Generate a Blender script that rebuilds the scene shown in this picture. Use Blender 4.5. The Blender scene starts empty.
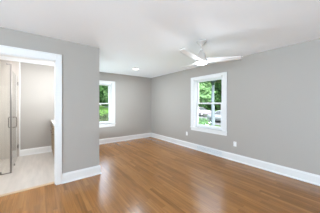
import bpy, bmesh, math, random
from mathutils import Vector, Matrix, noise

S = bpy.context.scene
COL = S.collection
PI = math.pi

# ------------------------------------------------------------------ camera
cam = bpy.data.cameras.new('camera')
camo = bpy.data.objects.new('camera', cam)
COL.objects.link(camo)
cam.sensor_width = 36.0
cam.lens = 157.6 / 320 * 36
cam.shift_y = -2.2 / 320
cam.clip_start = 0.02
camo.location = (0, 0, 1.345)
camo.rotation_euler = (PI / 2, 0, -math.radians(37.3))
S.camera = camo

# ------------------------------------------------------------------ world, sun, area lights, exposure
w = bpy.data.worlds.new('sky'); S.world = w; w.use_nodes = True
nt = w.node_tree; nt.nodes.clear()
out = nt.nodes.new('ShaderNodeOutputWorld'); bg = nt.nodes.new('ShaderNodeBackground')
sky = nt.nodes.new('ShaderNodeTexSky'); sky.sky_type = 'NISHITA'
sky.sun_disc = False; sky.sun_elevation = math.radians(52); sky.sun_rotation = math.radians(200)
sky.air_density = 1.0; sky.dust_density = 4.0; sky.ozone_density = 1.0
hsv = nt.nodes.new('ShaderNodeHueSaturation'); hsv.inputs['Saturation'].default_value = 0.45
nt.links.new(sky.outputs[0], hsv.inputs['Color']); nt.links.new(hsv.outputs[0], bg.inputs[0])
bg.inputs[1].default_value = 1.9
nt.links.new(bg.outputs[0], out.inputs[0])

sun = bpy.data.lights.new('sun', 'SUN'); sun.energy = 4.5; sun.angle = math.radians(3); sun.color = (1, .96, .88)
suno = bpy.data.objects.new('sun', sun); COL.objects.link(suno)
suno.rotation_euler = Vector((0.55, 0.5, -0.9)).to_track_quat('-Z', 'Y').to_euler()

def area(name, loc, direction, sx, sy, power, color=(1, 1, 1)):
    l = bpy.data.lights.new(name, 'AREA'); l.shape = 'RECTANGLE'; l.size = sx; l.size_y = sy
    l.energy = power; l.color = color
    o = bpy.data.objects.new(name, l); COL.objects.link(o); o.location = loc
    o.rotation_euler = Vector(direction).to_track_quat('-Z', 'Y').to_euler()
    return o
# added fill panels, standing in for assumed windows behind and left of camera
area('fill_rear', (0.6, -3.4, 1.25), (0.15, 1, 0.9), 4.2, 1.9, 74, (0.755, 0.975, 1.17))
area('fill_left', (-3.3, -1.2, 1.25), (1, -0.12, 0.85), 3.4, 1.9, 580, (0.755, 0.975, 1.17))
# added upward fill, with no real lamp, in the recess behind the projecting corner
area('recess_fill', (1.10, 4.55, 0.45), (0.25, 0, 1), 0.2, 1.5, 37, (0.80, 0.965, 1.07))

S.view_settings.view_transform = 'Standard'
S.view_settings.look = 'None'
S.view_settings.exposure = 0.08
S.view_settings.gamma = 1.0
S.view_settings.use_curve_mapping = False
S.cycles.use_denoising = True
S.cycles.max_bounces = 14
S.cycles.diffuse_bounces = 8
S.cycles.transparent_max_bounces = 16
S.cycles.sample_clamp_indirect = 6.0
S.cycles.caustics_reflective = False
S.cycles.caustics_refractive = False

# ------------------------------------------------------------------ materials
def new_mat(name):
    m = bpy.data.materials.new(name); m.use_nodes = True
    return m, m.node_tree.nodes, m.node_tree.links, m.node_tree.nodes['Principled BSDF']

def plain(name, col, rough=0.5, metal=0.0, var=0.03, scale=6.0, bump=0.0, bscale=250.0, spec=0.5):
    """base colour with slight procedural variation"""
    m, N, L, b = new_mat(name)
    b.inputs['Roughness'].default_value = rough; b.inputs['Metallic'].default_value = metal
    b.inputs['Specular IOR Level'].default_value = spec
    tc = N.new('ShaderNodeTexCoord'); nz = N.new('ShaderNodeTexNoise'); nz.inputs['Scale'].default_value = scale
    nz.inputs['Detail'].default_value = 4
    L.new(tc.outputs['Object'], nz.inputs['Vector'])
    mx = N.new('ShaderNodeMix'); mx.data_type = 'RGBA'
    mx.inputs['A'].default_value = tuple(c * (1 - var) for c in col) + (1,)
    mx.inputs['B'].default_value = tuple(min(1, c * (1 + var)) for c in col) + (1,)
    L.new(nz.outputs['Fac'], mx.inputs['Factor']); L.new(mx.outputs['Result'], b.inputs['Base Color'])
    if bump:
        n2 = N.new('ShaderNodeTexNoise'); n2.inputs['Scale'].default_value = bscale
        L.new(tc.outputs['Object'], n2.inputs['Vector'])
        bp = N.new('ShaderNodeBump'); bp.inputs['Strength'].default_value = bump; bp.inputs['Distance'].default_value = 0.002
        L.new(n2.outputs['Fac'], bp.inputs['Height']); L.new(bp.outputs['Normal'], b.inputs['Normal'])
    return m

WALL = plain('greige_wall_paint', (0.410, 0.380, 0.346), 0.55, var=0.012, scale=1.5, bump=0.05, spec=0.3)
CEIL = plain('flat_white_ceiling_paint', (0.915, 0.935, 0.955), 0.85, var=0.006, scale=1.2, bump=0.05, spec=0.2)
TRIM = plain('white_semigloss_trim', (0.79, 0.785, 0.775), 0.32, var=0.006, scale=3)
VINYL = plain('white_vinyl', (0.80, 0.805, 0.81), 0.35, var=0.006, scale=3)
FANW = plain('white_fan_enamel', (0.84, 0.84, 0.83), 0.38, var=0.006, scale=4)
FANG = plain('brushed_pale_metal', (0.63, 0.61, 0.58), 0.4, 0.35, var=0.02, scale=20)
PLASTIC = plain('white_plastic', (0.87, 0.87, 0.86), 0.35, var=0.004, scale=10)
SLOT = plain('dark_slot', (0.05, 0.05, 0.05), 0.6)
REG = plain('grey_register_metal', (0.70, 0.71, 0.72), 0.45, 0.1, var=0.02)
REGSLOT = plain('register_recess', (0.40, 0.41, 0.42), 0.7)
NICKEL = plain('dark_nickel', (0.24, 0.21, 0.19), 0.35, 0.8, var=0.05, scale=30)
QUARTZ = plain('white_quartz', (0.88, 0.88, 0.87), 0.2, var=0.02, scale=12)
EXTW = plain('exterior_siding', (0.55, 0.55, 0.53), 0.7, var=0.03)

def wood_floor():
    m, N, L, b = new_mat('oak_strip_floor')
    tc = N.new('ShaderNodeTexCoord'); sp = N.new('ShaderNodeSeparateXYZ'); L.new(tc.outputs['Object'], sp.inputs[0])
    def math_(op, a, bb=None, v=None):
        n = N.new('ShaderNodeMath'); n.operation = op
        if isinstance(a, float): n.inputs[0].default_value = a
        else: L.new(a, n.inputs[0])
        if bb is not None:
            if isinstance(bb, (int, float)): n.inputs[1].default_value = bb
            else: L.new(bb, n.inputs[1])
        return n.outputs[0]
    bx = math_('DIVIDE', sp.outputs['X'], 0.06)
    ix = math_('FLOOR', bx); fx = math_('FRACT', bx)
    wn = N.new('ShaderNodeTexWhiteNoise'); wn.noise_dimensions = '1D'; L.new(ix, wn.inputs['W'])
    off = math_('MULTIPLY', wn.outputs['Value'], 7.3)
    by = math_('ADD', math_('DIVIDE', sp.outputs['Y'], 0.95), off)
    iy = math_('FLOOR', by); fy = math_('FRACT', by)
    cb = N.new('ShaderNodeCombineXYZ'); L.new(ix, cb.inputs[0]); L.new(iy, cb.inputs[1])
    w2 = N.new('ShaderNodeTexWhiteNoise'); w2.noise_dimensions = '3D'; L.new(cb.outputs[0], w2.inputs['Vector'])
    ramp = N.new('ShaderNodeValToRGB'); L.new(w2.outputs['Value'], ramp.inputs[0])
    e = ramp.color_ramp.elements
    e[0].position = 0.0; e[0].color = (0.265, 0.108, 0.024, 1)
    e[1].position = 1.0; e[1].color = (0.375, 0.166, 0.043, 1)
    k = ramp.color_ramp.elements.new(0.5); k.color = (0.32, 0.134, 0.032, 1)
    # grain stretched along the boards
    mp = N.new('ShaderNodeMapping'); mp.inputs['Scale'].default_value = (34, 1.6, 1)
    add = N.new('ShaderNodeVectorMath'); add.operation = 'ADD'
    L.new(tc.outputs['Object'], mp.inputs[0])
    sc2 = N.new('ShaderNodeVectorMath'); sc2.operation = 'SCALE'; sc2.inputs['Scale'].default_value = 13.7
    L.new(w2.outputs['Color'], sc2.inputs[0])
    L.new(mp.outputs[0], add.inputs[0]); L.new(sc2.outputs[0], add.inputs[1])
    g = N.new('ShaderNodeTexNoise'); g.inputs['Scale'].default_value = 1.0; g.inputs['Detail'].default_value = 5
    g.inputs['Roughness'].default_value = 0.6; g.inputs['Distortion'].default_value = 0.8
    L.new(add.outputs[0], g.inputs['Vector'])
    gr = N.new('ShaderNodeMapRange'); gr.inputs['From Min'].default_value = 0.3; gr.inputs['From Max'].default_value = 0.7
    gr.inputs['To Min'].default_value = 0.70; gr.inputs['To Max'].default_value = 1.20
    L.new(g.outputs['Fac'], gr.inputs['Value'])
    mul = N.new('ShaderNodeMix'); mul.data_type = 'RGBA'; mul.blend_type = 'MULTIPLY'; mul.inputs['Factor'].default_value = 1
    L.new(ramp.outputs[0], mul.inputs['A']); L.new(gr.outputs[0], mul.inputs['B'])
    # seams
    sx = math_('LESS_THAN', math_('MINIMUM', fx, math_('SUBTRACT', 1.0, fx)), 0.018)
    sy = math_('LESS_THAN', math_('MINIMUM', fy, math_('SUBTRACT', 1.0, fy)), 0.0012)
    seam = math_('MULTIPLY', math_('MAXIMUM', sx, sy), 0.55)
    mx = N.new('ShaderNodeMix'); mx.data_type = 'RGBA'; L.new(seam, mx.inputs['Factor'])
    L.new(mul.outputs['Result'], mx.inputs['A']); mx.inputs['B'].default_value = (0.12, 0.05, 0.02, 1)
    L.new(mx.outputs['Result'], b.inputs['Base Color'])
    rr = N.new('ShaderNodeMapRange'); rr.inputs['To Min'].default_value = 0.17; rr.inputs['To Max'].default_value = 0.25
    L.new(g.outputs['Fac'], rr.inputs['Value']); L.new(rr.outputs[0], b.inputs['Roughness'])
    b.inputs['IOR'].default_value = 1.52
    bp = N.new('ShaderNodeBump'); bp.inputs['Strength'].default_value = 0.12; bp.inputs['Distance'].default_value = 0.003
    L.new(g.outputs['Fac'], bp.inputs['Height']); L.new(bp.outputs['Normal'], b.inputs['Normal'])
    return m
FLOOR = wood_floor()

def plank_wood(name, c0, c1, scale=(30, 30, 2), rough=0.45):
    m, N, L, b = new_mat(name)
    tc = N.new('ShaderNodeTexCoord'); mp = N.new('ShaderNodeMapping'); mp.inputs['Scale'].default_value = scale
    L.new(tc.outputs['Object'], mp.inputs[0])
    g = N.new('ShaderNodeTexNoise'); g.inputs['Scale'].default_value = 1; g.inputs['Detail'].default_value = 5
    g.inputs['Distortion'].default_value = 0.6
    L.new(mp.outputs[0], g.inputs['Vector'])
    r = N.new('ShaderNodeValToRGB'); r.color_ramp.elements[0].position = 0.3; r.color_ramp.elements[1].position = 0.7
    r.color_ramp.elements[0].color = c0 + (1,); r.color_ramp.elements[1].color = c1 + (1,)
    L.new(g.outputs['Fac'], r.inputs[0]); L.new(r.outputs[0], b.inputs['Base Color'])
    b.inputs['Roughness'].default_value = rough
    return m
VANWOOD = plank_wood('vanity_oak', (0.27, 0.18, 0.09), (0.38, 0.27, 0.15))
THRESH = plank_wood('threshold_oak', (0.50, 0.33, 0.19), (0.60, 0.42, 0.26), (2, 30, 30))

def tile(name, c0, c1, grout, bw, bh, axes, streak, rough=0.3, mortar=0.003):
    m, N, L, b = new_mat(name)
    tc = N.new('ShaderNodeTexCoord'); sp = N.new('ShaderNodeSeparateXYZ'); L.new(tc.outputs['Object'], sp.inputs[0])
    cb = N.new('ShaderNodeCombineXYZ'); L.new(sp.outputs[axes[0]], cb.inputs[0]); L.new(sp.outputs[axes[1]], cb.inputs[1])
    br = N.new('ShaderNodeTexBrick'); br.inputs['Scale'].default_value = 1; br.inputs['Brick Width'].default_value = bw
    br.inputs['Row Height'].default_value = bh; br.inputs['Mortar Size'].default_value = mortar
    br.inputs['Color1'].default_value = c0 + (1,); br.inputs['Color2'].default_value = c1 + (1,); br.inputs['Mortar'].default_value = grout + (1,)
    L.new(cb.outputs[0], br.inputs['Vector'])
    mp = N.new('ShaderNodeMapping'); mp.inputs['Scale'].default_value = streak; L.new(tc.outputs['Object'], mp.inputs[0])
    g = N.new('ShaderNodeTexNoise'); g.inputs['Scale'].default_value = 1; g.inputs['Detail'].default_value = 6; L.new(mp.outputs[0], g.inputs['Vector'])
    gr = N.new('ShaderNodeMapRange'); gr.inputs['From Min'].default_value = 0.3; gr.inputs['From Max'].default_value = 0.7
    gr.inputs['To Min'].default_value = 0.90; gr.inputs['To Max'].default_value = 1.06; L.new(g.outputs['Fac'], gr.inputs['Value'])
    mul = N.new('ShaderNodeMix'); mul.data_type = 'RGBA'; mul.blend_type = 'MULTIPLY'; mul.inputs['Factor'].default_value = 1
    L.new(br.outputs['Color'], mul.inputs['A']); L.new(gr.outputs[0], mul.inputs['B']); L.new(mul.outputs['Result'], b.inputs['Base Color'])
    b.inputs['Roughness'].default_value = rough
    return m
SHOWERTILE = tile('wood_look_wall_tile', (0.48, 0.415, 0.36), (0.62, 0.56, 0.505), (0.55, 0.5, 0.46), 1.2, 0.2, ('Z', 'X'), (22, 22, 1.3))
BATHTILE = tile('beige_floor_tile', (0.56, 0.50, 0.445), (0.60, 0.54, 0.485), (0.58, 0.53, 0.48), 0.6, 0.3, ('Y', 'X'), (14, 2, 1), 0.35)

def glass(name, tint, ior=1.45, base=0.0):
    m = bpy.data.materials.new(name); m.use_nodes = True; N = m.node_tree.nodes; L = m.node_tree.links; N.clear()
    o = N.new('ShaderNodeOutputMaterial'); t = N.new('ShaderNodeBsdfTransparent'); g = N.new('ShaderNodeBsdfGlossy')
    f = N.new('ShaderNodeFresnel'); mx = N.new('ShaderNodeMixShader')
    t.inputs[0].default_value = tint + (1,); g.inputs['Roughness'].default_value = 0.01; f.inputs['IOR'].default_value = ior
    ge = N.new('ShaderNodeNewGeometry'); fr = N.new('ShaderNodeMath'); fr.operation = 'SUBTRACT'; fr.inputs[0].default_value = 1; L.new(ge.outputs['Backfacing'], fr.inputs[1])
    mu = N.new('ShaderNodeMath'); mu.operation = 'MULTIPLY'; L.new(f.outputs[0], mu.inputs[0]); L.new(fr.outputs[0], mu.inputs[1])
    L.new(mu.outputs[0], mx.inputs[0]); L.new(t.outputs[0], mx.inputs[1]); L.new(g.outputs[0], mx.inputs[2]); L.new(mx.outputs[0], o.inputs[0])
    return m
PANE = glass('window_glass', (0.97, 0.985, 0.975), 1.25)
SHGLASS = glass('shower_glass', (0.985, 0.99, 0.982), 1.2)

def emit(name, col, strength):
    m, N, L, b = new_mat(name)
    b.inputs['Base Color'].default_value = (0.9, 0.9, 0.9, 1)
    b.inputs['Emission Color'].default_value = col + (1,); b.inputs['Emission Strength'].default_value = strength
    return m
LENS = emit('lit_lens', (1.0, 0.97, 0.92), 7.0)

def leafy(name, c0, c1, scale=1.6):
    m = bpy.data.materials.new(name); m.use_nodes = True; N = m.node_tree.nodes; L = m.node_tree.links; N.clear()
    o = N.new('ShaderNodeOutputMaterial'); d = N.new('ShaderNodeBsdfDiffuse'); t = N.new('ShaderNodeBsdfTranslucent'); mx = N.new('ShaderNodeMixShader')
    tc = N.new('ShaderNodeTexCoord'); nz = N.new('ShaderNodeTexNoise'); nz.inputs['Scale'].default_value = scale; nz.inputs['Detail'].default_value = 5
    r = N.new('ShaderNodeValToRGB'); r.color_ramp.elements[0].position = 0.33; r.color_ramp.elements[1].position = 0.68
    r.color_ramp.elements[0].color = c0 + (1,); r.color_ramp.elements[1].color = c1 + (1,)
    L.new(tc.outputs['Object'], nz.inputs['Vector']); L.new(nz.outputs['Fac'], r.inputs[0])
    L.new(r.outputs[0], d.inputs[0]); L.new(r.outputs[0], t.inputs[0]); mx.inputs[0].default_value = 0.35
    L.new(d.outputs[0], mx.inputs[1]); L.new(t.outputs[0], mx.inputs[2]); L.new(mx.outputs[0], o.inputs[0])
    return m
LEAF_MID = leafy('mid_green_leaves', (0.084, 0.168, 0.084), (0.136, 0.234, 0.097))
LEAF_DARK = leafy('dark_green_leaves', (0.013, 0.037, 0.015), (0.038, 0.083, 0.026))
LEAF_LIME = leafy('lime_green_leaves', (0.117, 0.211, 0.035), (0.196, 0.281, 0.061))
LEAF_OLIVE = leafy('olive_brown_leaves', (0.090, 0.086, 0.054), (0.135, 0.135, 0.083))
LEAF_SHRUB = leafy('shrub_leaves', (0.019, 0.032, 0.017), (0.060, 0.079, 0.045), 3)
LAWN = leafy('lawn_grass', (0.041, 0.094, 0.022), (0.086, 0.158, 0.045), 0.8)
BARK = plain('brown_bark', (0.060, 0.045, 0.035), 0.9, var=0.3, scale=12)
PALEBARK = plain('pale_grey_bark', (0.085, 0.105, 0.122), 0.9, var=0.35, scale=9, spec=0.1)
ASPHALT = plain('grey_asphalt', (0.070, 0.075, 0.080), 0.9, var=0.25, scale=3, spec=0.1)
CARW = plain('white_car_paint', (0.16, 0.178, 0.188), 0.35, var=0.01)
CARS = plain('silver_car_paint', (0.15, 0.135, 0.16), 0.35, 0.2, var=0.02)
CARGLASS = plain('dark_car_glass', (0.03, 0.035, 0.04), 0.08)
RUBBER = plain('black_rubber', (0.03, 0.03, 0.03), 0.8)
HUB = plain('alloy_hub', (0.5, 0.5, 0.52), 0.3, 0.7)
LAMPR = plain('red_tail_lamp', (0.45, 0.03, 0.03), 0.2)
LAMPW = plain('clear_head_lamp', (0.8, 0.82, 0.85), 0.15)

# ------------------------------------------------------------------ helpers
def link(name, bm, m, parent=None, smooth=False, mats=None):
    me = bpy.data.meshes.new(name); bmesh.ops.recalc_face_normals(bm, faces=bm.faces[:]); bm.to_mesh(me); bm.free()
    if smooth:
        for p in me.polygons: p.use_smooth = True
    o = bpy.data.objects.new(name, me); COL.objects.link(o)
    for k in (mats or [m]): me.materials.append(k)
    if parent is not None: o.parent = parent
    return o
def box(bm, x0, x1, y0, y1, z0, z1, bevel=0.0, seg=1):
    r = bmesh.ops.create_cube(bm, size=1.0, matrix=Matrix.Translation(((x0 + x1) / 2, (y0 + y1) / 2, (z0 + z1) / 2)) @ Matrix.Diagonal((abs(x1 - x0), abs(y1 - y0), abs(z1 - z0), 1)))
    if bevel:
        ed = list({e for v in r['verts'] for e in v.link_edges})
        bmesh.ops.bevel(bm, geom=ed, offset=bevel, segments=seg, affect='EDGES', clamp_overlap=True)
def boxes(*bs, bevel=0.0):
    bm = bmesh.new()
    for b in bs: box(bm, *b, bevel=bevel)
    return bm
def lathe(bm, prof, n=28, mat=None, cap=True):
    """prof: list of (radius, z); spun about Z"""
    rings = []
    for r, z in prof:
        rings.append([bm.verts.new((r * math.cos(2 * PI * k / n), r * math.sin(2 * PI * k / n), z)) for k in range(n)])
    for a, b in zip(rings, rings[1:]):
        for k in range(n): bm.faces.new((a[k], a[(k + 1) % n], b[(k + 1) % n], b[k]))
    if cap:
        bm.faces.new(rings[0]); bm.faces.new(list(reversed(rings[-1])))
    if mat is not None:
        bmesh.ops.transform(bm, matrix=mat, verts=[v for r in rings for v in r])
def tube(bm, pts, r, n=10):
    """round bar through points, radius r (number or list)"""
    pts = [Vector(p) for p in pts]; rs = r if isinstance(r, (list, tuple)) else [r] * len(pts)
    rings = []
    up = None
    for i, p in enumerate(pts):
        d = (pts[min(i + 1, len(pts) - 1)] - pts[max(i - 1, 0)]).normalized()
        if up is None or abs(up.dot(d)) > 0.95:
            up = Vector((0, 0, 1)) if abs(d.z) < 0.9 else Vector((1, 0, 0))
        a = d.cross(up).normalized(); b = a.cross(d)
        rings.append([bm.verts.new(p + rs[i] * (a * math.cos(2 * PI * k / n) + b * math.sin(2 * PI * k / n))) for k in range(n)])
    for a, b in zip(rings, rings[1:]):
        for k in range(n): bm.faces.new((a[k], a[(k + 1) % n], b[(k + 1) % n], b[k]))
    bm.faces.new(rings[0]); bm.faces.new(list(reversed(rings[-1])))
def prism(bm, poly, axis, a, b):
    """extrude a 2-D polygon along axis ('x': poly=(y,z); 'y': poly=(x,z); 'z': poly=(x,y))"""
    f = {'x': lambda u, v, t: (t, u, v), 'y': lambda u, v, t: (u, t, v), 'z': lambda u, v, t: (u, v, t)}[axis]
    A = [bm.verts.new(f(u, v, a)) for u, v in poly]; B = [bm.verts.new(f(u, v, b)) for u, v in poly]
    bm.faces.new(A); bm.faces.new(list(reversed(B)))
    for k in range(len(poly)):
        j = (k + 1) % len(poly); bm.faces.new((A[k], A[j], B[j], B[k]))
def tag(o, label=None, cat=None, group=None, kind=None):
    if label: o['label'] = label
    if cat: o['category'] = cat
    if group: o['group'] = group
    if kind: o['kind'] = kind
    return o
def empty(name, loc=(0, 0, 0), rz=0.0):
    o = bpy.data.objects.new(name, None); COL.objects.link(o); o.location = loc; o.rotation_euler = (0, 0, rz); o.empty_display_size = 0.1
    return o
def struct(name, bm, m, label, cat):
    return tag(link(name, bm, m), label, cat, kind='structure')

# ------------------------------------------------------------------ setting: shell
H = 2.44
XR, YB, YD, XC = 3.69, 5.448, 3.145, 0.915     # right wall, back wall, doorway wall, its end corner
T = 0.125
XL, YF = -3.4, -3.6                             # unseen left and rear walls
XBATH = -1.45
WZ0, WZ1 = 0.67, 2.05                           # window openings
RY0, RY1 = 2.216, 3.148                         # right window opening along y
BX0, BX1 = 1.085, 2.018                         # back window opening along x
DX0, DX1, DZ = -0.62, 0.210, 2.07               # doorway opening

struct('floor', boxes((XL, XR + .16, YF, YD + 0.075, -.12, 0), (XC - .10, XR + .16, YD + 0.075, YB + .16, -.12, 0)), FLOOR,
       'warm brown oak strip floor running across the empty bedroom', 'floor')
struct('floor_bathroom', boxes((XBATH, XC - .10, YD + 0.135, YB + .16, -.12, 0)), BATHTILE,
       'pale beige tiled floor of the bathroom behind the doorway', 'floor')
struct('trim_threshold', boxes((DX0 - .02, DX1 + .02, YD + 0.075, YD + 0.135, -.12, 0.010), bevel=0.004), THRESH,
       'light oak threshold strip between bedroom floor and bathroom tile', 'threshold')
struct('ceiling', boxes((XL - .16, XR + .16, YF - .16, YB + .16, H, H + .18)), CEIL,
       'flat white ceiling over the bedroom', 'ceiling')

def wall_with_hole_x(y0, y1, x0, x1, hx0, hx1, hz0, hz1):
    return boxes((x0, hx0, y0, y1, 0, H), (hx1, x1, y0, y1, 0, H), (hx0, hx1, y0, y1, hz1, H), *([(hx0, hx1, y0, y1, 0, hz0)] if hz0 > 0 else []))
def wall_with_hole_y(x0, x1, y0, y1, hy0, hy1, hz0, hz1):
    return boxes((x0, x1, y0, hy0, 0, H), (x0, x1, hy1, y1, 0, H), (x0, x1, hy0, hy1, hz1, H), (x0, x1, hy0, hy1, 0, hz0))
struct('wall_back', wall_with_hole_x(YB, YB + .16, XBATH - .12, XR + .16, BX0, BX1, WZ0, WZ1), WALL,
       'greige far wall with the narrow visible window beside the projecting corner', 'wall')
struct('wall_right', wall_with_hole_y(XR, XR + .16, YF - .16, YB, RY0, RY1, WZ0, WZ1), WALL,
       'long greige wall on the right with one window and outlets', 'wall')
struct('wall_doorway', wall_with_hole_x(YD, YD + T, XL, XC, DX0, DX1, 0, DZ), WALL,
       'greige wall on the left holding the white-cased bathroom doorway', 'wall')
struct('wall_corner_return', boxes((XC - .12, XC, YD + T, YB, 0, H)), WALL,
       'greige wall running back from the projecting corner', 'wall')
struct('wall_bathroom', boxes((XBATH - .12, XBATH, YD + T, YB, 0, H)), WALL, 'bathroom wall beyond the shower', 'wall')
struct('wall_left', boxes((XL - .16, XL, YF - .16, YD + T, 0, H)), WALL, 'greige wall left of the viewpoint', 'wall')
struct('wall_rear', boxes((XL, XR, YF - .16, YF, 0, H)), WALL, 'greige wall behind the viewpoint', 'wall')
struct('wall_shower_tile', boxes((XBATH, -0.425, YB - .014, YB, 0, H)), SHOWERTILE,
       'wall of pale beige wood-look tile inside the shower', 'wall')
struct('trim_shower_edge', boxes((-0.425, -0.405, YB - .017, YB, 0.0, H), bevel=0.003), TRIM,
       'slim white edge strip where shower tile meets painted wall', 'trim')

# baseboards: flat board with a stepped cap, and a shoe moulding
BH = 0.165
def base_profile(d=1):
    return [(0, 0), (d * .030, 0), (d * .030, .012), (d * .022, .024), (d * .016, .026), (d * .016, BH - .028), (d * .011, BH - .018), (d * .009, BH - .004), (d * .006, BH), (0, BH)]
bm = bmesh.new(); prism(bm, [(XR - u, v) for u, v in base_profile()], 'y', YF, YB)
struct('baseboard_right', bm, TRIM, 'tall white baseboard along the right wall', 'baseboard')
bm = bmesh.new(); prism(bm, [(YB - u, v) for u, v in base_profile()], 'x', XC, XR - .03)
struct('baseboard_back', bm, TRIM, 'tall white baseboard along the far wall', 'baseboard')
bm = bmesh.new(); prism(bm, [(YD - u, v) for u, v in base_profile()], 'x', 0.297, XC + .0)
prism(bm, [(XC + u, v) for u, v in base_profile()], 'y', YD, YB - .03)
# mitred outer corner
c = [(XC, YD - .016), (XC + .016, YD - .016), (XC + .016, YD), (XC, YD)]
prism(bm, c, 'z', 0, BH - .02); prism(bm, [(XC, YD - .010), (XC + .010, YD - .010), (XC + .010, YD), (XC, YD)], 'z', BH - .02, BH)
prism(bm, [(XC, YD - .029), (XC + .029, YD - .029), (XC + .029, YD), (XC, YD)], 'z', 0, .016)
struct('baseboard_left', bm, TRIM, 'tall white baseboard turning the projecting wall corner by the doorway', 'baseboard')
bm = bmesh.new(); prism(bm, [(YB - u, v) for u, v in base_profile()], 'x', -0.405, XC - .12)
struct('baseboard_bathroom', bm, TRIM, 'white baseboard on the bathroom far wall beside the shower glass', 'baseboard')

# doorway casing and jambs
cw, ct = 0.086, 0.02
bm = boxes((DX1, DX1 + cw, YD - ct, YD, 0, DZ + .11), (DX0 - cw, DX0, YD - ct, YD, 0, DZ + .11), (DX0, DX1, YD - ct, YD, DZ, DZ + .11), bevel=0.004)
box(bm, DX1 + cw - .018, DX1 + cw, YD - ct - .008, YD - ct, 0, DZ + .11, .003); box(bm, DX0 - cw, DX1 + cw, YD - ct - .008, YD - ct, DZ + .092, DZ + .11, .003)
box(bm, DX1 - .012, DX1, YD, YD + T, 0.01, DZ); box(bm, DX0, DX0 + .012, YD, YD + T, 0.01, DZ); box(bm, DX0, DX1, YD, YD + T, DZ - .012, DZ)
box(bm, DX1, DX1 + .09, YD + T, YD + T + .018, 0, DZ + .09); box(bm, DX0 - .09, DX0, YD + T, YD + T + .018, 0, DZ + .09); box(bm, DX0, DX1, YD + T, YD + T + .018, DZ, DZ + .09)
struct('trim_doorway', bm, TRIM, 'wide white casing framing the open bathroom doorway', 'door casing')

# ------------------------------------------------------------------ windows
def make_window(name, label, loc, rz):
    """local frame: +x along the wall, +y outwards, origin at floor below the opening's middle on the inner wall face"""
    W2 = (RY1 - RY0) / 2
    root = empty(name, loc, rz); tag(root, label, 'window', kind='structure')
    c_ = .114
    bm = boxes((-W2 - c_, -W2, -.02, 0, WZ0, 2.15), (W2, W2 + c_, -.02, 0, WZ0, 2.15), (-W2, W2, -.02, 0, WZ1, 2.15), bevel=.004)
    box(bm, -W2 - c_, -W2 - c_ + .018, -.029, -.02, WZ0, 2.15, .003); box(bm, W2 + c_ - .018, W2 + c_, -.029, -.02, WZ0, 2.15, .003)
    box(bm, -W2 - c_, W2 + c_, -.029, -.02, 2.132, 2.15, .003)
    link('casing', bm, TRIM, root)
    link('sill', boxes((-W2 - c_ - .012, W2 + c_ + .012, -.045, .0, WZ0 - .026, WZ0), (-W2, W2, 0, .06, WZ0 - .026, WZ0), bevel=.005), TRIM, root)
    link('apron', boxes((-W2 - c_, W2 + c_, -.018, 0, .562, WZ0 - .026), bevel=.004), TRIM, root)
    j = .018
    link('jamb', boxes((-W2, -W2 + j, 0, .15, WZ0, WZ1), (W2 - j, W2, 0, .15, WZ0, WZ1), (-W2 + j, W2 - j, 0, .15, WZ1 - j, WZ1), (-W2 + j, W2 - j, .06, .16, WZ0 - .02, WZ0 + .012),
                       (-W2 + j, -W2 + j + .02, .03, .05, WZ0, WZ1 - j), (W2 - j - .02, W2 - j, .03, .05, WZ0, WZ1 - j)), VINYL, root)
    a = W2 - j
    def sash(y0, z0, z1, st, top, bot, nm):
        f = boxes((-a, -a + st, y0, y0 + .032, z0, z1), (a - st, a, y0, y0 + .032, z0, z1), (-a + st, a - st, y0, y0 + .032, z1 - top, z1), (-a + st, a - st, y0, y0 + .032, z0, z0 + bot), bevel=.003)
        s = link(nm, f, VINYL, root)
        link('pane', boxes((-a + st - .004, a - st + .004, y0 + .013, y0 + .019, z0 + bot - .004, z1 - top + .004)), PANE, s)
        return s
    sash(.090, 1.355, WZ1 - j, .072, .030, .034, 'upper_sash')
    lo = sash(.055, WZ0 + .002, 1.392, .072, .040, .083, 'lower_sash')
    bm = bmesh.new(); box(bm, -.035, .035, .035, .056, 1.385, 1.397, .003); box(bm, -.010, .022, .028, .040, 1.392, 1.402, .002)
    link('sash_lock', bm, VINYL, lo)
    for s in (-1, 1):
        x = s * (W2 - .012)
        link('blind_bracket', boxes((x - .014, x + .014, -.036, .004, 2.046, 2.082), bevel=.003), FANG, root)
    return root
make_window('window_1', 'white double-hung window on the right wall with cars and trees outside', (XR, (RY0 + RY1) / 2, 0), -PI / 2)
make_window('window_2', 'white double-hung window on the far wall, half hidden by the corner', ((BX0 + BX1) / 2, YB, 0), 0)

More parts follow.
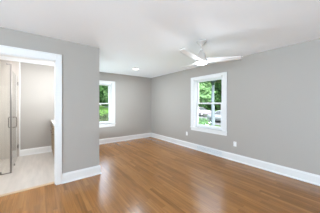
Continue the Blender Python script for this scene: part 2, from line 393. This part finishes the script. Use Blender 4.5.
# ------------------------------------------------------------------ ceiling fan
def make_fan(loc, blade_deg):
    root = empty('ceiling_fan', loc)
    tag(root, 'white three-blade ceiling fan with a lit round lamp', 'ceiling fan')
    bm = bmesh.new(); lathe(bm, [(.086, 0), (.086, -.010), (.078, -.022), (.052, -.045), (.030, -.068), (.020, -.084), (.013, -.088)]); link('canopy', bm, FANG, root, True)
    bm = bmesh.new(); lathe(bm, [(.0125, -.08), (.0125, -.165)], 16); link('downrod', bm, FANG, root, True)
    bm = bmesh.new(); lathe(bm, [(.014, -.150), (.024, -.156), (.032, -.185), (.052, -.212), (.068, -.240), (.074, -.275), (.078, -.310), (.092, -.330), (.096, -.352), (.096, -.366)]); link('motor_housing', bm, FANG, root, True)
    bm = bmesh.new(); lathe(bm, [(.094, -.366), (.097, -.370), (.094, -.384), (.078, -.394), (.045, -.399), (.010, -.400)]); link('lamp_lens', bm, LENS, root, True)
    for d in blade_deg:
        bm = bmesh.new()
        a = math.radians(d); n = 12; grid = []
        for i in range(n + 1):
            t = i / n; r = .075 + .60 * t
            chord = .085 + .075 * math.sin(PI * min(1, t * 1.15 + .12)) ** .8 if t < .9 else .135 - .0 * t
            chord = .085 + .085 * math.sin(PI * (.30 + .52 * t)) 
            pitch = -math.radians(14 - 5 * t); lift = -.338 + .028 * t * t
            sweep = .030 * t * t
            row = []
            for u, th in ((-.5, 0), (-.25, .006), (0, .008), (.25, .006), (.5, 0)):
                q = u * chord + sweep
                tipcut = (.045 * (.5 - u)) if i == n else 0
                row.append(((r - tipcut), q * math.cos(pitch), lift + q * math.sin(pitch), th))
            grid.append(row)
        top = [[bm.verts.new((x, y, z + h + .002)) for x, y, z, h in row] for row in grid]
        bot = [[bm.verts.new((x, y, z - .003)) for x, y, z, h in row] for row in grid]
        for i in range(n):
            for k in range(4):
                bm.faces.new((top[i][k], top[i + 1][k], top[i + 1][k + 1], top[i][k + 1])); bm.faces.new((bot[i][k], bot[i][k + 1], bot[i + 1][k + 1], bot[i + 1][k]))
            bm.faces.new((top[i][0], bot[i][0], bot[i + 1][0], top[i + 1][0])); bm.faces.new((top[i][4], top[i + 1][4], bot[i + 1][4], bot[i][4]))
        for r_ in (0, n):
            for k in range(4): bm.faces.new((top[r_][k], top[r_][k + 1], bot[r_][k + 1], bot[r_][k]))
        bmesh.ops.transform(bm, matrix=Matrix.Rotation(a, 4, 'Z'), verts=bm.verts[:])
        link('blade', bm, FANW, root, True)
    l = bpy.data.lights.new('fan_lamp_light', 'POINT'); l.energy = 7; l.shadow_soft_size = .09; l.color = (.88, .97, 1.08)
    lo = bpy.data.objects.new('fan_lamp_light', l); COL.objects.link(lo); lo.parent = root; lo.location = (0, 0, -.52)
    return root
make_fan((2.235, 1.745, H), (-49, 71, 191))

# ------------------------------------------------------------------ recessed light
root = empty('recessed_ceiling_light', (2.345, 4.32, H)); tag(root, 'small round lit recessed light in the ceiling near the far wall', 'ceiling light')
bm = bmesh.new(); lathe(bm, [(.105, 0), (.105, -.004), (.098, -.010), (.086, -.010), (.083, -.001)], cap=False); link('trim_ring', bm, FANW, root, True)
bm = bmesh.new(); lathe(bm, [(.085, -.001), (.080, -.010), (.055, -.018), (.01, -.021)]); link('lens', bm, LENS, root, True)
l = bpy.data.lights.new('recessed_light_glow', 'AREA'); l.shape = 'DISK'; l.size = .13; l.energy = 23; l.color = (.86, .96, 1.07)
lo = bpy.data.objects.new('recessed_light_glow', l); COL.objects.link(lo); lo.parent = root; lo.location = (0, 0, -.026)
# bathroom lamp, out of sight above the doorway head
area('bathroom_lamp', (-.25, 3.95, H - .03), (0, 0, -1), 0.9, 0.9, 30, (0.92, 0.97, 1.02))
area('bathroom_side_fill', (.74, 4.35, 1.85), (-1, 0.15, 0.3), .9, .7, 44, (0.92, 0.97, 1.02))  # added sideways fill to even out the bathroom, no such fixture seen

# ------------------------------------------------------------------ outlets, register
def outlet(y, z, label):
    root = empty('outlet', (XR, y, z)); tag(root, label, 'electrical outlet', 'outlets on the right wall')
    link('cover_plate', boxes((-.006, 0, -.036, .036, -.058, .058), bevel=.002), PLASTIC, root)
    for s in (-1, 1):
        f = link('socket', boxes((-.0085, -.005, -.017, .017, s * .026 - .017, s * .026 + .017), bevel=.0015), PLASTIC, root)
        link('slot', boxes((-.0095, -.008, -.009, -.006, s * .026 - .004, s * .026 + .006), (-.0095, -.008, .006, .009, s * .026 - .004, s * .026 + .006)), SLOT, f)
outlet(3.446, .42, 'white outlet on the right wall left of the window, nearer the far corner')
outlet(1.90, .40, 'white outlet on the right wall below and right of the window')
root = empty('baseboard_register', (XR - .016, 2.62, .09)); tag(root, 'long pale grey vent grille set in the baseboard under the right window', 'vent')
link('frame', boxes((-.010, 0, -.40, .40, .042, .054), (-.010, 0, -.40, .40, -.054, -.042), (-.010, 0, -.40, -.385, -.042, .042), (-.010, 0, .385, .40, -.042, .042), bevel=.002), REG, root)
link('back_plate', boxes((-.002, 0, -.385, .385, -.042, .042)), REGSLOT, root)
bm = bmesh.new()
for k in range(7):
    z = -.036 + .012 * k; prism(bm, [(-.009, z - .003), (-.008, z - .004), (-.002, z + .003), (-.003, z + .004)], 'y', -.385, .385)
link('louvers', bm, REG, root)

# ------------------------------------------------------------------ bathroom: shower glass and vanity
GX = -.45
root = empty('glass_shower_door', (GX, YB, 0)); tag(root, 'clear frameless glass shower door hinged at the tiled wall, with pull handles', 'shower door')
link('pane', boxes((-.005, .005, -1.10, -.025, .012, 2.03), bevel=.001), SHGLASS, root)
for z in (.27, 1.87):
    link('hinge', boxes((-.014, .014, -.085, -.016, z - .045, z + .045), bevel=.003), NICKEL, root)
for s in (-1, 1):
    bm = bmesh.new(); x = s * .062
    tube(bm, [(s * .005, -1.0, .868), (x - s * .012, -1.0, .868), (x - s * .003, -1.0, .872), (x, -1.0, .885), (x, -1.0, 1.062), (x - s * .003, -1.0, 1.075), (x - s * .012, -1.0, 1.079), (s * .005, -1.0, 1.079)], .0085)
    link('pull_handle', bm, NICKEL, root, True)
link('bottom_clip', boxes((-.012, .012, -.76, -.71, .0, .035), bevel=.002), NICKEL, root)
root = empty('glass_shower_panel', (GX, 4.225, 0)); tag(root, 'fixed clear glass shower panel with dark metal edge post left of the shower door', 'shower panel')
link('pane', boxes((-1.0, -.014, -.005, .005, .012, 2.13), bevel=.001), SHGLASS, root)
link('edge_post', boxes((-.016, .012, -.013, .013, .0, 2.14), bevel=.003), NICKEL, root)
link('floor_channel', boxes((-1.0, -.016, -.008, .008, 0, .012)), NICKEL, root)
for x, z in ((-.16, .0), (-.9, .0)):
    link('floor_clamp', boxes((x - .028, x + .028, -.014, .014, z, z + .05), bevel=.003), NICKEL, root)
link('top_clip', boxes((-.07, -.016, -.012, .012, 2.112, 2.142), bevel=.003), NICKEL, root)

root = empty('bathroom_vanity', (.258, 4.15, 0)); tag(root, 'brown wooden bathroom vanity with white counter, just visible past the doorway casing', 'vanity')
link('body', boxes((.018, .52, .0, 1.27, .09, .875), (.07, .52, .01, 1.26, 0, .09)), VANWOOD, root)
for k in range(3):
    y0 = .02 + k * .415
    d = link('door', boxes((0, .018, y0, y0 + .40, .11, .68), bevel=.003), VANWOOD, root)
    bm = bmesh.new(); lathe(bm, [(.006, 0), (.006, .014), (.014, .020), (.014, .028), (.008, .032)], 14, Matrix.Translation((0, y0 + .36, .62)) @ Matrix.Rotation(-PI / 2, 4, 'Y')); link('knob', bm, NICKEL, d, True)
    d = link('drawer', boxes((0, .018, y0, y0 + .40, .70, .86), bevel=.003), VANWOOD, root)
    bm = bmesh.new(); lathe(bm, [(.006, 0), (.006, .014), (.014, .020), (.014, .028), (.008, .032)], 14, Matrix.Translation((0, y0 + .20, .78)) @ Matrix.Rotation(-PI / 2, 4, 'Y')); link('knob', bm, NICKEL, d, True)
link('countertop', boxes((-.022, .52, -.012, 1.282, .875, .912), bevel=.004), QUARTZ, root)
link('backsplash', boxes((.50, .52, 0, 1.28, .912, 1.01)), QUARTZ, root)
bm = bmesh.new(); tube(bm, [(.44, .62, .912), (.44, .62, 1.10), (.42, .62, 1.13), (.36, .62, 1.14), (.33, .62, 1.11)], .012); link('faucet', bm, NICKEL, root, True)

# ------------------------------------------------------------------ outdoors
def gz(x, y):
    return -.9 + max(0, y - 8) * .045 * min(1, max(.35, 1.25 - x / 40)) 
bm = bmesh.new(); NX, NY = 40, 34
V = [[None] * (NY + 1) for _ in range(NX + 1)]
for i in range(NX + 1):
    for j in range(NY + 1):
        x = -14 + 74 * i / NX; y = -16 + 76 * j / NY
        V[i][j] = bm.verts.new((x, y, gz(x, y) - (.02 if -4 < x < 5 and -3 < y < 7 else 0)))
for i in range(NX):
    for j in range(NY): bm.faces.new((V[i][j], V[i + 1][j], V[i + 1][j + 1], V[i][j + 1]))
tag(link('lawn', bm, LAWN, None, True), 'bright green lawn outside the windows', 'lawn', kind='structure')
struct('foundation', boxes((XL - .16, XR + .16, YF - .16, YB + .16, -.95, -.12)), EXTW, 'house foundation under the room', 'foundation')
# street running past the right side of the house (along y)
bm = bmesh.new(); prev = None
for k in range(31):
    y = -14 + 62 * k / 30
    a = bm.verts.new((14.6, y, gz(14.6, y) + .03)); b = bm.verts.new((23.5, y, gz(23.5, y) + .03))
    if prev: bm.faces.new((prev[0], prev[1], b, a))
    prev = (a, b)
struct('street', bm, ASPHALT, 'grey asphalt street outside the right window', 'street')

def blob(bm, c, r, rnd, sub=3, sq=1.0):
    res = bmesh.ops.create_icosphere(bm, subdivisions=sub, radius=1)
    o = Vector((rnd.random() * 50, rnd.random() * 50, rnd.random() * 50))
    for v in res['verts']:
        d = v.co.normalized(); k = .82 + .45 * noise.noise(d * 2.2 + o) + .22 * noise.noise(d * 5.5 + o) + .16 * noise.noise(d * 13 + o)
        v.co = Vector(c) + Vector((d.x * r * k, d.y * r * k, d.z * r * k * sq))
    return res['verts']
def leaves(bm, c, r, n, size, rnd, sq=1.0):
    for _ in range(n):
        d = Vector((rnd.gauss(0, 1), rnd.gauss(0, 1), rnd.gauss(0, 1))).normalized()
        p = Vector(c) + Vector((d.x, d.y, d.z * sq)) * r * rnd.uniform(.72, 1.22)
        nrm = (d + Vector((rnd.gauss(0, .6), rnd.gauss(0, .6), rnd.gauss(0, .6)))).normalized()
        a = nrm.orthogonal().normalized(); b = nrm.cross(a)
        th = rnd.random() * 2 * PI; a, b = a * math.cos(th) + b * math.sin(th), b * math.cos(th) - a * math.sin(th)
        s = size * rnd.uniform(.6, 1.3)
        q = [p - a * s, p - b * s * .5 + nrm * s * .12, p + a * s, p + b * s * .5 + nrm * s * .12]
        bm.faces.new([bm.verts.new(v) for v in q])
def tree(label, x, y, h, crown_r, trunk_r, leaf, bark, seed, crown_from=.35, n=7, leafsize=.16, cat='tree', name='tree'):
    rnd = random.Random(seed); z = gz(x, y); root = empty(name, (x, y, z)); tag(root, label, cat)
    tb = bmesh.new()
    pts = [(rnd.uniform(-.008, .008) * k, rnd.uniform(-.008, .008) * k, h * .86 * k / 6 - .05) for k in range(7)]
    tube(tb, pts, [trunk_r * (1.25 if k == 0 else 1 - .10 * k) for k in range(7)], 12)
    for k in range(5):
        a = rnd.random() * 2 * PI; z0 = h * rnd.uniform(crown_from, .6)
        tube(tb, [(0, 0, z0), (math.cos(a) * crown_r * .4, math.sin(a) * crown_r * .4, z0 + h * .10), (math.cos(a) * crown_r * .75, math.sin(a) * crown_r * .75, z0 + h * .16)], [trunk_r * .45, trunk_r * .28, trunk_r * .1], 7)
    link('trunk', tb, bark, root, True)
    cb = bmesh.new()
    z0 = h * crown_from
    for k in range(n):
        t = (k + .5) / n; a = k * 2.4 + rnd.random(); rr = crown_r * (.62 if 0 < k < n - 1 else .5)
        off = crown_r * .55 * math.sin(PI * min(.95, t + .15))
        c = (math.cos(a) * off, math.sin(a) * off, z0 + rr * .55 + (h - z0 - rr) * t)
        blob(cb, c, rr * .88, rnd, 4, .85)
        leaves(cb, c, rr, 700, leafsize * .75, rnd, .85)
    link('crown', cb, leaf, root)
    return root
# seen through the right window
tree('tree with a pale grey trunk outside the right window', 10.55, 7.15, 6.0, 1.6, .165, LEAF_OLIVE, PALEBARK, 3, .70, 6, .13)
tree('broad mid-green tree behind the cars, left in the right window', 24.0, 20.4, 10.5, 3.7, .24, LEAF_MID, BARK, 5, .08, 13, .15)
tree('lime-green tree right of the pale trunk in the right window', 30.0, 15.6, 5.0, 2.1, .16, LEAF_LIME, BARK, 8, .10, 8, .12)
tree('dark blue-green tall tree far behind the lime-green tree', 38.5, 22.5, 12.5, 4.2, .3, LEAF_DARK, BARK, 12, .08, 10, .2)
# seen through the back window
tree('tall dark green tree beyond the lawn, left edge of the far window', 7.4, 34.5, 11, 3.6, .3, LEAF_DARK, BARK, 21, .06, 10, .2)
tree('mid-green tree beyond the lawn at the right of the far window', 15.0, 38.5, 12, 3.7, .3, LEAF_MID, BARK, 27, .06, 10, .2)
# low shrubs just outside
def shrub(label, x, y, seed, k_=1.0, leaf=LEAF_SHRUB):
    rnd = random.Random(seed); root = empty('shrub', (x, y, gz(x, y))); tag(root, label, 'shrub')
    sb = bmesh.new()
    for k in range(6):
        a = k * 1.1; c = (math.cos(a) * .55 * k_ * (k > 0), math.sin(a) * .45 * k_ * (k > 0), (.62 + .12 * (k % 2)) * k_); blob(sb, c, .55 * k_, rnd, 3, 1.1); leaves(sb, c, .66 * k_, 260, .06, rnd, 1.1)
    link('foliage', sb, leaf, root)
    st = bmesh.new()
    for k in range(5):
        a = k * 1.3; tube(st, [(0, 0, -.05), (math.cos(a) * .2 * k_, math.sin(a) * .2 * k_, .35 * k_), (math.cos(a) * .45 * k_, math.sin(a) * .45 * k_, .75 * k_)], [.03, .022, .01], 6)
    link('stem', st, BARK, root, True)
shrub('low dull green shrub below the far window', 3.2, 9.6, 40, 1.22)
shrub('rounded green shrub at the lower left of the right window', 10.9, 8.65, 43, .72, LEAF_MID)
# distant woodland closing the horizon
rnd = random.Random(77); wb = bmesh.new()
for k in range(46):
    t = k / 45; a = math.radians(-12 + 118 * t); R = rnd.uniform(55, 60)
    x, y = math.cos(a) * R, math.sin(a) * R
    for q in range(2):
        r = rnd.uniform(3.2, 4.6); c = (x + rnd.uniform(-2, 2), y + rnd.uniform(-2, 2), gz(min(x, 58), min(y, 58)) + (2.0 if q == 0 else rnd.uniform(5.5, 8)))
        blob(wb, c, r, rnd, 3, 1.0); leaves(wb, c, r * 1.02, 60, .5, rnd)
tag(link('distant_tree_line', wb, LEAF_DARK), 'distant dark green woodland along the horizon', 'woodland', kind='stuff')

def car(label, x, y, rz, paint, tail_first=False):
    root = empty('car', (x, y, gz(x, y) + .03), rz); tag(root, label, 'car')
    prof = [(-2.15, .35), (-2.2, .62), (-2.12, .86), (-1.75, .93), (-1.0, .97), (-.35, 1.40), (.1, 1.46), (.85, 1.43), (1.62, 1.02), (2.08, .96), (2.2, .80), (2.2, .45), (2.1, .30), (-2.05, .28)]
    bm = bmesh.new(); n = len(prof)
    def half(z): return .88 if z < .98 else .88 - (z - .98) * .42
    A = [bm.verts.new((u, -half(v), v)) for u, v in prof]; B = [bm.verts.new((u, half(v), v)) for u, v in prof]
    bm.faces.new(A); bm.faces.new(list(reversed(B)))
    for k in range(n): bm.faces.new((A[k], A[(k + 1) % n], B[(k + 1) % n], B[k]))
    bmesh.ops.recalc_face_normals(bm, faces=bm.faces[:])
    bmesh.ops.bevel(bm, geom=bm.edges[:], offset=.05, segments=2, affect='EDGES', clamp_overlap=True)
    link('body', bm, paint, root, True)
    def quad(name, pts, th=.02):
        b2 = bmesh.new(); P = [Vector(p) for p in pts]; nn = (P[1] - P[0]).cross(P[3] - P[0]).normalized()
        f = [b2.verts.new(p + nn * th) for p in P]; g = [b2.verts.new(p - nn * th) for p in P]
        b2.faces.new(f); b2.faces.new(list(reversed(g)))
        for k in range(4): b2.faces.new((f[k], f[(k + 1) % 4], g[(k + 1) % 4], g[k]))
        link(name, b2, CARGLASS, root)
    for s in (-1, 1):
        quad('side_window', [(-.78, s * .88, 1.0), (.28, s * .88, 1.0), (.22, s * .70, 1.38), (-.28, s * .70, 1.36)])
        quad('side_window', [(.36, s * .88, 1.0), (1.35, s * .88, 1.0), (.85, s * .70, 1.36), (.32, s * .70, 1.38)])
    quad('windscreen', [(-.98, -.74, 1.0), (-.98, .74, 1.0), (-.40, .64, 1.375), (-.40, -.64, 1.375)])
    quad('rear_window', [(1.56, .74, 1.06), (1.56, -.74, 1.06), (.95, -.64, 1.39), (.95, .64, 1.39)])
    for ux in (-1.35, 1.38):
        for s in (-1, 1):
            w_ = bmesh.new(); lathe(w_, [(.20, -.10), (.31, -.10), (.335, -.06), (.335, .06), (.31, .10), (.20, .10)], 20, Matrix.Translation((ux, s * .80, .335)) @ Matrix.Rotation(PI / 2, 4, 'X'))
            wl = link('wheel', w_, RUBBER, root, True)
            h_ = bmesh.new(); lathe(h_, [(.02, -.106), (.2, -.102), (.2, .102), (.02, .106)], 16, Matrix.Translation((ux, s * .80, .335)) @ Matrix.Rotation(PI / 2, 4, 'X')); link('hubcap', h_, HUB, wl, True)
    for s in (-1, 1):
        link('headlamp', boxes((-2.2, -2.05, s * .62 - .16, s * .62 + .16, .66, .80), bevel=.02), LAMPW, root)
        link('tail_lamp', boxes((2.1, 2.215, s * .66 - .12, s * .66 + .12, .70, .86), bevel=.02), LAMPR, root)
car('pale grey car on the street, lower right in the right window', 17.0, 9.6, math.radians(90), CARW)
car('silver car further along the street, left in the right window', 21.4, 17.2, math.radians(86), CARS)
